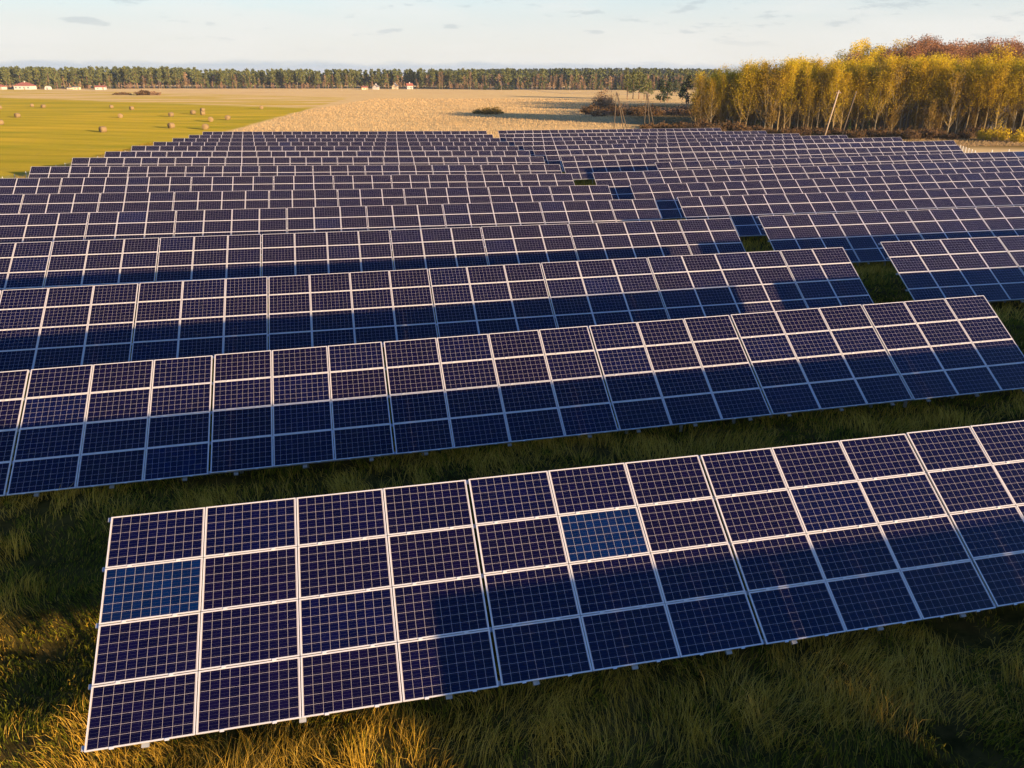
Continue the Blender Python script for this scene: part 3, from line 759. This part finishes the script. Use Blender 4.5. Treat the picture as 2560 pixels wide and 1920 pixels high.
def mass(name, label, meshes, spots, mats):
    Vs, Qs, Ts, As, MI = [], [], [], [], []; o = 0; cache = {}
    for me in meshes:
        V = np.array([v.co[:] for v in me.vertices]); q = np.array([list(p.vertices) for p in me.polygons if len(p.vertices) == 4 and p.material_index == 1])
        used = np.unique(q); remap = -np.ones(len(V), int); remap[used] = np.arange(len(used))
        at = np.array([d.value for d in me.attributes['tint'].data])
        cache[me.name] = (V[used], remap[q], at[used])
    for (x, y, z, s, me, m) in spots:
        V, q, a = cache[me.name]; sel = q
        Vs.append(V * s + np.array([x, y, z])); Qs.append(sel + o); As.append(np.clip(a + rf.uniform(-.2, .2), 0, 1)); MI.append(np.full(len(sel), m)); o += len(V)
    me = fast_mesh(name, np.concatenate(Vs), np.concatenate(Qs), None, [M[m] for m in mats], np.concatenate(MI), {'tint': np.concatenate(As)})
    tag(link(name, me), label, 'wood', None, 'stuff')
LOWP = [merged('wood_pine', *pine(700 + i, 15.5, 'f_far', .2, 2.8, 150, 1.0)) for i in range(3)]
spots = []
for i in range(1500):
    px = rf.uniform(-70, 1800); dist = wood_edge(px) + 26 + 95 * rf.random(); x = lateral(px, dist)
    dec = rf.random() < (.05 if px < 400 else .25 if px < 1200 else .6)
    spots.append((x, dist, float(G(x, dist)), rf.uniform(.78, 1.12) * (1.12 if px < 500 else 1.0) * (.72 if dec else 1), rf.choice(LOWP), 1 if dec else 0))
for i in range(620):
    px = rf.uniform(-70, 1800); dist = wood_edge(px) + rf.uniform(6, 30)
    spots.append((lateral(px, dist), dist, 0.0, rf.uniform(.2, .42), rf.choice(LOWP), 1 if rf.random() < .45 else 0))
mass('forest', 'depth of the far pine wood behind its front trees', LOWP, spots, ['f_pine', 'f_tan'])
spots = []
for i in range(1500):
    px = rf.uniform(1020, 1800); dist = rf.uniform(1120, 1480); x = lateral(px, dist)
    edge = sstep(1020, 1200, px)
    spots.append((x, dist, float(G(x, dist)) - 4 * (1 - edge), rf.uniform(.85, 1.15), rf.choice(LOWP), 0))
mass('forest', 'bluish green pine forest on the low rise along the horizon', LOWP, spots, ['f_far', 'f_tan'])

# ------------------------------------------------------------------ hay bales
def bale_mesh(seed):
    r = np.random.default_rng(seed); b = MB(); n = 28; R = .76; hw = .62
    prof = [(-hw - .03, .0), (-hw - .04, R * .30), (-hw, R * .34), (-hw - .035, R * .62), (-hw, R * .66), (-hw - .02, R * .93), (-hw + .06, R), (-hw * .4, R * 1.015), (hw * .4, R * 1.01), (hw - .06, R), (hw + .02, R * .93), (hw, R * .66), (hw + .035, R * .62), (hw, R * .34), (hw + .04, R * .30), (hw + .03, 0)]
    V = []; Fc = []
    for xx, rr in prof:
        for k in range(n):
            t = 2 * math.pi * k / n; q = rr * (1 + r.normal(0, .012)); sag = 1 - .05 * (1 + math.sin(t - math.pi / 2 * -1)) * 0
            V.append((xx + r.normal(0, .012), q * math.cos(t) * 1.03, R * .97 + q * math.sin(t) * .97))
    for i in range(len(prof) - 1):
        for k in range(n): k2 = (k + 1) % n; Fc.append((i * n + k, i * n + k2, (i + 1) * n + k2, (i + 1) * n + k))
    b.add(V, Fc); return b.mesh('hay_bale', [M['straw']], True)
BALES = [bale_mesh(i) for i in range(4)]
def straw_ends():
    pass
bl = [(81, 267.5, 'farthest left round bale of two close together near the meadow\'s left edge'), (109, 270, 'right one of two close round bales near the meadow\'s left edge'), (0, 273, 'round bale cut by the left picture edge, farther of two'),
      (44.5, 294, 'round bale alone near the left edge of the meadow'), (2, 312.5, 'round bale cut by the left picture edge, nearer of two'), (258.5, 331, 'nearest round bale, alone in the middle of the meadow'),
      (279.5, 271, 'small far round bale at the back of the meadow, left of a pair'), (330, 275, 'small far round bale at the back of the meadow, right of a pair'), (302, 295, 'round bale behind the nearest one, with a long shadow'),
      (428.5, 291.5, 'round bale in the right half of the meadow, behind the near pair'), (483, 285.5, 'round bale left of two standing one behind the other'), (507, 279.5, 'far round bale of two standing one behind the other'),
      (507.5, 288, 'near round bale of two standing one behind the other'), (527.5, 304.5, 'round bale above the far left corner of the panels'), (570, 299.5, 'round bale nearest the straw field boundary'),
      (429, 321, 'round bale left of the pair closest to the far panels'), (514.5, 324, 'round bale right of the pair closest to the far panels'), (654, 273, 'lone far round bale at the tip of the meadow')]
for i, (px, py, lab) in enumerate(bl):
    x, y, z = ground_at(px, py); o = link('hay_bale', BALES[i % 4]); o.location = (x, y, z - .04); o.rotation_euler = (0, 0, rad(90 + rf.uniform(-38, 20)) if i % 6 else rad(35)); o.scale = (.93,) * 3
    tag(o, lab, 'hay bale', 'round hay bales on the meadow')

# ------------------------------------------------------------------ poles
def tripod(px, py, H, lab, feet, cross=True):
    x, y, z = ground_at(px, py); e = empty('pole_tripod', (x, y, z), 0); tag(e, lab, 'utility pole', 'pole tripods')
    for fx, fy in feet:
        b = MB(); b.tube([(fx, fy, -.3), (fx * .04, fy * .04, H)], [.12, .09], 8); b.obj('leg', [M['dark_wood']], e, True)
    if cross:
        b = MB(); b.box((0, 0, H - .55), (.8, .06, .07)); b.obj('crossarm', [M['dark_wood']], e)
        for q in (-.7, 0.0, .7):
            b = MB(); zz = H - .48 if q else H
            b.tube([(q, 0, zz), (q, 0, zz + .12), (q, 0, zz + .28)], [.03, .07, .045], 6); b.obj('insulator', [M['ceramic']], e)
    return x, y, z + H
T1 = tripod(1537, 322, 8.3, 'left wooden pole tripod with crossarm behind the farthest panels', ((-.2, 0), (2.1, -.6), (3.1, .5)))
T2 = tripod(1612, 318, 7.9, 'right wooden pole tripod with crossarm behind the farthest panels', ((-.2, 0), (1.2, -.6), (2.5, .5)))
for px, py, H, w, lab in ((1524, 231, 10.5, 3.0, 'far pale pole tripod seen left of the pine clump'), (1628, 225, 11.0, 2.2, 'far pale pole tripod seen right of the pine clump'), (1137, 226, 8.6, 2.4, 'small far pole tripod in front of the wood right of the cottages')):
    tripod(px, py, H, lab, ((-w / 2, 0), (w / 2, .4), (w / 2, -.6)), False)
def pole(px, py, top, lab, arm=True, r=.13):
    x, y, z = ground_at(px, py); e = empty('utility_pole', (x, y, z)); tag(e, lab, 'utility pole')
    b = MB(); t = Vector(top); b.tube([(0, 0, -.3), t * .5, t], [r * 1.25, r * 1.1, r], 8); b.obj('shaft', [M['wood'] if r > .1 and arm else M['dark_wood'] if r > .1 else M['wood']], e, True)
    if arm:
        b = MB(); b.box((t.x, t.y, t.z - .5), (.55, .05, .05)); b.obj('crossarm', [M['wood']], e)
        for q in (-.45, .45):
            b = MB(); b.tube([(t.x + q, t.y, t.z - .45), (t.x + q, t.y, t.z - .25)], [.05, .04], 6); b.obj('insulator', [M['ceramic']], e)
    return x + t.x, y + t.y, z + t.z
P1 = pole(2060, 344, (1.75, .0, 9.6), 'taller pale pole leaning right in front of the grove')
P2 = pole(2102, 344, (1.85, .0, 9.4), 'darker leaning pole just right of the taller pale pole', False)
pole(2455, 338, (2.2, 0, 8.8), 'leaning pale pole sticking up beside the barn roof in the grove', False)
for i, (px, h) in enumerate(((745, 7), (854, 6.5), (401, 8.5), (1253, 7.5), (1330, 7.2), (1424, 7.5), (1653, 9))):
    pole(px, 228 + (px > 1200) * 3, (0, 0, h), ('slim far pole before the wood, right of the hay meadow', 'slim far pole before the wood above the dry field', 'slim far pole before the wood behind the bush clumps', 'slim pale pole above the lone bush', 'slim pale pole right of the lone bush', 'slim pale pole before the dark spruce', 'slim pole beside the dark conifers')[i], False, .09)
b = MB()
def wire(p, q, sag=.6, r=.018):
    pts = [tuple(np.array(p) * (1 - t) + np.array(q) * t - np.array([0, 0, sag * 4 * t * (1 - t)])) for t in np.linspace(0, 1, 9)]
    b.tube(pts, [r] * 9, 4)
for q in (-.7, 0, .7):
    o1 = (T1[0] + q, T1[1], T1[2] - (.25 if q else -.25)); o2 = (T2[0] + q, T2[1], T2[2] - (.25 if q else -.25))
    wire(o1, o2, .12); wire(o2, (T2[0] + 34, T2[1] + 22 + q, T2[2]), .5); wire(o1, (T1[0] - 30 + q, T1[1] + 215, T1[2]), 1.6)
tag(b.obj('power_line', [M['wire']]), 'thin power wires strung between the pole tripods', 'power line')

# ------------------------------------------------------------------ buildings
def house(px, py, w, dpt, h, rh, lab, hip=False, wall='render_w', roof='tile', rz=0.0, windows=3, chimney=True, door=True, ov=.4):
    x, y, z = ground_at(px, py); e = empty('house', (x, y + dpt / 2, z), rz); tag(e, lab, 'house', 'far houses before the wood')
    b = MB(); b.box((0, 0, h / 2 - .1), (w / 2, dpt / 2, h / 2 + .1))
    if not hip:
        for sx in (-1, 1): b.add([(sx * (w / 2 - .01), -dpt / 2, h), (sx * (w / 2 - .01), dpt / 2, h), (sx * (w / 2 - .01), 0, h + rh - .05)], [(0, 1, 2)])
    b.obj('wall', [M[wall]], e)
    b = MB(); rw = w / 2 + ov; rd = dpt / 2 + ov; ri = max(.2, rw - rd) if hip else rw; t = .18
    v = [(-rw, -rd, h), (rw, -rd, h), (rw, rd, h), (-rw, rd, h), (-ri, 0, h + rh), (ri, 0, h + rh)]
    v2 = [(a_, b_, c_ + t) for a_, b_, c_ in v]
    f = [(0, 1, 5, 4), (2, 3, 4, 5), (1, 2, 5), (3, 0, 4)]
    b.add(v2, f); b.add(v, [tuple(reversed(q)) for q in f] if hip else [(4, 5, 1, 0), (5, 4, 3, 2)])
    if not hip: b.f = [q for q in b.f if len(q) == 4]; b.m = [0] * len(b.f)
    b.add([v[0], v[1], v[2], v[3]] + [v2[0], v2[1], v2[2], v2[3]], [(0, 1, 5, 4), (1, 2, 6, 5), (2, 3, 7, 6), (3, 0, 4, 7)])
    r_ = b.obj('roof', [M[roof]], e)
    if chimney:
        c = MB(); c.box((w * .03, 0, h + rh + .35), (.4, .4, .7)); c.obj('chimney', [M['render_w']], r_)
    for q in range(windows):
        c = MB(); cx = -w / 2 + (q + .5) * w / windows; c.box((cx, -dpt / 2 - .012, h * .55), (min(.8, w / windows * .28), .04, h * .22)); c.obj('window', [M['glass']], e)
    if door:
        c = MB(); c.box((w * .02 + w / (2 * windows or 2) * 0 + w / max(2, 2 * windows) , -dpt / 2 - .014, 1.0), (.5, .04, 1.05)); c.obj('door', [M['bark_grey']], e)
    return e
house(56, 224, 14.5, 10, 3.0, 2.9, 'white house with red hipped roof before the wood, near the left edge', True, windows=4)
house(-2, 224, 6, 7, 2.3, 1.9, 'small red roofed house cut by the left picture edge', True, windows=2, chimney=False)
house(188.5, 224, 5.0, 5, 1.8, .6, 'low cream shed between the dome and the white shed', False, 'render_y', 'slate', windows=1, chimney=False)
house(172, 223, 3.2, 3, 1.0, .5, 'tiny cream hut left of the low cream shed', False, 'render_y', 'slate', windows=1, chimney=False, door=False)
house(249, 224.5, 8.4, 6, 2.0, 1.3, 'long white shed with red gable roof before the wood', False, 'render_w', 'tile', windows=2, chimney=False, rz=.25)
house(911, 224, 4.6, 5, 1.6, 1.2, 'small cottage before the wood, leftmost of the middle group', False, 'render_y', 'tile', windows=1, chimney=False)
house(939, 224, 3.8, 5, 2.0, 2.0, 'small white gabled cottage before the wood, second of the middle group', False, 'render_w', 'slate', rz=1.3, windows=2)
house(987, 223, 3.0, 5, 2.4, 2.0, 'small yellow cottage before the wood, third of the middle group', False, 'render_y', 'slate', rz=1.3, windows=1)
house(1023, 223, 5.4, 6, 2.7, 2.2, 'white house with red roof before the wood, rightmost of the middle group', False, 'render_w', 'tile', rz=.3, windows=3)
# white dome shed
x, y, z = ground_at(118, 224); e = empty('dome_shed', (x, y + 2, z)); tag(e, 'white domed shed before the wood, right of the red roofed house', 'shed')
b = MB(); nn = 14; V = []
for yy in (-2.2, 2.2):
    for k in range(nn + 1):
        t = math.pi * k / nn; V.append((2.1 * math.cos(t), yy, 2.9 * math.sin(t) ** .8))
Fd = [(k, k + 1, nn + 2 + k, nn + 1 + k) for k in range(nn)] + [tuple(range(nn, -1, -1)), tuple(range(nn + 1, 2 * nn + 2))]
b.add(V, Fd); b.obj('shell', [M['render_w']], e)
b = MB(); b.box((.2, -2.23, .9), (.6, .04, .9)); b.obj('door', [M['slate']], e)
# dark hedge before the wood
x, y, z = ground_at(1260, 225); e = empty('hedge', (x, y, z)); tag(e, 'long dark clipped hedge in front of the far wood, above the lone bush', 'hedge')
r = np.random.default_rng(77); C = np.c_[r.uniform(-8.5, 8.5, 900), r.uniform(-1.5, 1.5, 900), r.uniform(0, 4.2, 900)]
link('foliage', leaf_mesh('hedge_foliage', C, .45, r.random(900) * .5, M['f_spruce'], r), e)
b = MB()
for q in range(14): b.tube([(-8 + q * 1.23, 0, -.1), (-8 + q * 1.23, 0, 2.6)], [.08, .03], 4)
b.obj('stems', [M['bark_grey']], e)

# long barn behind the grove, on the right
bx, by, br = BARN; bz = float(G(bx, by))
e = empty('barn', (bx, by, bz), br); tag(e, 'long low grey barn half hidden behind the golden grove, with roof ventilators', 'barn')
BL, BD, BH, BRH = 64, 13, 3.4, 2.4
b = MB(); b.box((0, 0, BH / 2 - .2), (BL / 2, BD / 2, BH / 2 + .2))
for sx in (-1, 1): b.add([(sx * BL / 2, -BD / 2, BH), (sx * BL / 2, BD / 2, BH), (sx * BL / 2, 0, BH + BRH)], [(0, 1, 2)])
b.obj('wall', [M['barnwall']], e)
b = MB(); v = [(-BL / 2 - .5, -BD / 2 - .5, BH - .1), (BL / 2 + .5, -BD / 2 - .5, BH - .1), (BL / 2 + .5, 0, BH + BRH), (-BL / 2 - .5, 0, BH + BRH), (-BL / 2 - .5, BD / 2 + .5, BH - .1), (BL / 2 + .5, BD / 2 + .5, BH - .1)]
v2 = [(p[0], p[1], p[2] + .2) for p in v]
b.add(v + v2, [(6, 7, 8, 9), (9, 8, 11, 10), (3, 2, 1, 0), (4, 5, 2, 3), (0, 1, 7, 6), (4, 10, 11, 5), (0, 6, 9, 3), (3, 9, 10, 4), (1, 2, 8, 7), (2, 5, 11, 8)])
rf_ = b.obj('roof', [M['slate']], e)
b = MB(); b.box((0, 0, BH + BRH + .32), (BL / 2 - 2, .35, .13)); b.obj('ridge_cap', [M['vent']], rf_)
for q, (xx, kind) in enumerate(((-18, 0), (-4, 0), (4.5, 2), (14, 1), (21, 0))):
    b = MB()
    if kind == 2: b.box((xx, -.9, BH + BRH + .65), (2.2, .5, .45))
    else:
        b.tube([(xx, -.6, BH + BRH - .2), (xx, -.6, BH + BRH + .9)], [.45, .45], 10); b.tube([(xx, -.6, BH + BRH + .9), (xx, -.6, BH + BRH + 1.1), (xx, -.6, BH + BRH + 1.5)], [.75, .75, .12], 10)
    b.obj('ventilator', [M['vent']], rf_)
for q in range(12):
    w_ = MB(); xx = -BL / 2 + 3 + q * 5.2; w_.box((xx, -BD / 2 - .02, BH * .52), (1.25, .05, .75)); o = w_.obj('window', [M['glass']], e)
    w_ = MB(); w_.box((xx, -BD / 2 - .075, BH * .52), (.05, .02, .75)); w_.box((xx, -BD / 2 - .10, BH * .52), (1.25, .004, .05)); w_.obj('glazing_bar', [M['vent']], o)

# ------------------------------------------------------------------ fences
def fence(name, pts, sp, lab, hgt, mat, r):
    pts = [np.array(p, float) for p in pts]; x0, y0 = pts[0]; z0 = float(G(x0, y0)); e = empty(name, (x0, y0, z0)); tag(e, lab, 'fence')
    posts = []
    for p, q in zip(pts[:-1], pts[1:]):
        n_ = max(1, int(np.linalg.norm(q - p) / sp))
        for k in range(n_): posts.append(p + (q - p) * k / n_)
    posts.append(pts[-1]); W = MB()
    pm = MB(); pm.tube([(0, 0, -.3), (0, 0, hgt)], [r, r], 6); pme = pm.mesh('fence_post', [mat])
    for p in posts[:100]:
        o = link('fence_post', pme, e); o.location = (p[0] - x0, p[1] - y0, float(G(*p)) - z0)
    for p, q in zip(posts[:-1], posts[1:]):
        P_ = np.array([p[0] - x0, p[1] - y0, float(G(*p)) - z0]); Q_ = np.array([q[0] - x0, q[1] - y0, float(G(*q)) - z0])
        for h in np.linspace(.12, hgt - .06, 9): W.beam(P_ + [0, 0, h], Q_ + [0, 0, h], .006, .006)
        L_ = np.linalg.norm(Q_ - P_)
        for t in np.arange(0, 1, .2 / L_): c = P_ + (Q_ - P_) * t; W.beam(c + [0, 0, .1], c + [0, 0, hgt - .06], .006, .006)
    W.obj('wire_mesh', [M['mesh_wire']], e)
fence('mesh_fence', [(112, 109), (62.0, 107.8), (66.4, 119.6), (66.5, 128), (61.5, 140), (53, 153), (46, 164.5)], 2.25, 'pale concrete post and wire fence along the right end of the panels', 2.05, M['concrete'], .06)
fence('mesh_fence', [ad2xy(-33.0, 66), ad2xy(-31.6, 84), ad2xy(-30.2, 104), ad2xy(-28.2, 130), ad2xy(-26.2, 152), ad2xy(-25.5, 156)], 2.5, 'thin grey wire fence between the meadow and the left ends of the panels', 1.8, M['zinc'], .03)

# ------------------------------------------------------------------ light, sky, camera
sd = Vector((math.sin(SUN_AZ) * math.cos(SUN_EL), math.cos(SUN_AZ) * math.cos(SUN_EL), math.sin(SUN_EL)))
lt = bpy.data.lights.new('sun', 'SUN'); lt.energy = 5.0; lt.angle = rad(1.0); lt.color = (1.0, .69, .41)
so = bpy.data.objects.new('sun', lt); COL.objects.link(so); so.rotation_euler = sd.to_track_quat('Z', 'Y').to_euler(); so.location = (60, -60, 60)

wd = bpy.data.worlds.new('World'); SC.world = wd; wd.use_nodes = True
t = wd.node_tree; t.nodes.clear()
def wn(typ, **kw):
    o = t.nodes.new('ShaderNode' + typ)
    for k, v in kw.items(): setattr(o, k, v)
    return o
lk = t.links.new
out = wn('OutputWorld'); bg = wn('Background'); bg.inputs[1].default_value = .092; lk(bg.outputs[0], out.inputs[0])
sky = wn('TexSky', sky_type='NISHITA', sun_disc=False, sun_elevation=SUN_EL, sun_rotation=SUN_AZ, altitude=20, air_density=1.0, dust_density=1.6, ozone_density=1.4)
def wm(op, a, b=None):
    o = wn('Math', operation=op)
    for i, v in enumerate((a, b)):
        if v is None: continue
        if isinstance(v, bpy.types.NodeSocket): lk(v, o.inputs[i])
        else: o.inputs[i].default_value = v
    return o.outputs[0]
def wmix(f, a, b, mode='MIX'):
    o = wn('Mix', data_type='RGBA', blend_type=mode)
    for i, v in ((0, f), (6, a), (7, b)):
        if isinstance(v, bpy.types.NodeSocket): lk(v, o.inputs[i])
        elif i: o.inputs[i].default_value = (*v, 1)
        else: o.inputs[i].default_value = v
    return o.outputs[2]
def wrange(v, a, b, c=0., d=1.):
    o = wn('MapRange', interpolation_type='SMOOTHSTEP'); lk(v, o.inputs[0])
    for i, q in enumerate((a, b, c, d)): o.inputs[i + 1].default_value = q
    return o.outputs[0]
tc = wn('TexCoord'); sp = wn('SeparateXYZ'); lk(tc.outputs['Generated'], sp.inputs[0]); zz = sp.outputs[2]
# thin bright veil of high cloud low over the land
veil = wrange(zz, .17, .04, 0, .93)
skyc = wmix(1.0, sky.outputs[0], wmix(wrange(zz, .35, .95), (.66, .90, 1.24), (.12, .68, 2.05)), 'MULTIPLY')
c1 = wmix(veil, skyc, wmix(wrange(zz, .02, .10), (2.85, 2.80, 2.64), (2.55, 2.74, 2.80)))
# bluish cloud bank on the horizon and small grey clouds above it
mp = wn('VectorMath', operation='MULTIPLY'); lk(tc.outputs['Generated'], mp.inputs[0]); mp.inputs[1].default_value = (1, 1, 5.0)
def wnoise(vec, s, d=4, r=.55):
    o = wn('TexNoise'); lk(vec, o.inputs['Vector']); o.inputs['Scale'].default_value = s; o.inputs['Detail'].default_value = d; o.inputs['Roughness'].default_value = r; return o.outputs[0]
edge = wm('ADD', zz, wm('MULTIPLY', wm('SUBTRACT', wnoise(mp.outputs[0], 14, 5), .5), .016))
soft = wrange(wnoise(mp.outputs[0], 5.5, 5, .6), .38, .66)
c1 = wmix(wm('MULTIPLY', soft, wrange(zz, .20, .05, 0, .42)), c1, (2.95, 2.92, 2.80))
bank = wrange(edge, .0155, .0085, 0, .62)
c2 = wmix(bank, c1, (1.40, 1.75, 2.1))
cl = wm('MULTIPLY', wrange(wnoise(mp.outputs[0], 17, 6, .6), .575, .68), wrange(zz, .02, .05))
c3 = wmix(wm('MULTIPLY', cl, .36), c2, (1.4, 1.62, 1.8))
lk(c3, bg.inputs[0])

cam = bpy.data.cameras.new('camera'); co = bpy.data.objects.new('camera', cam); COL.objects.link(co)
cam.sensor_width = 36; cam.lens = 36 * F_PX / W_PX; cam.clip_end = 20000; cam.clip_start = .1
co.location = (0, 0, CAMZ); co.rotation_euler = (math.pi / 2 - PITCH, 0, 0); SC.camera = co
SC.view_settings.view_transform = 'Standard'; SC.view_settings.look = 'None'; SC.view_settings.exposure = 1.75; SC.view_settings.gamma = 1
hz = NT('haze_air'); pv = hz.n('VolumePrincipled'); pv.inputs['Color'].default_value = (.80, .87, .95, 1); pv.inputs['Density'].default_value = .00008; pv.inputs['Anisotropy'].default_value = .2
hz.t.links.new(pv.outputs[0], hz.out.inputs['Volume'])
b = MB(); b.box((0, 4300, 18.5), (6200, 4800, 24.5)); o = b.obj('haze', [hz.mat]); tag(o, kind='stuff')
SC.cycles.max_bounces = 6; SC.cycles.transparent_max_bounces = 4
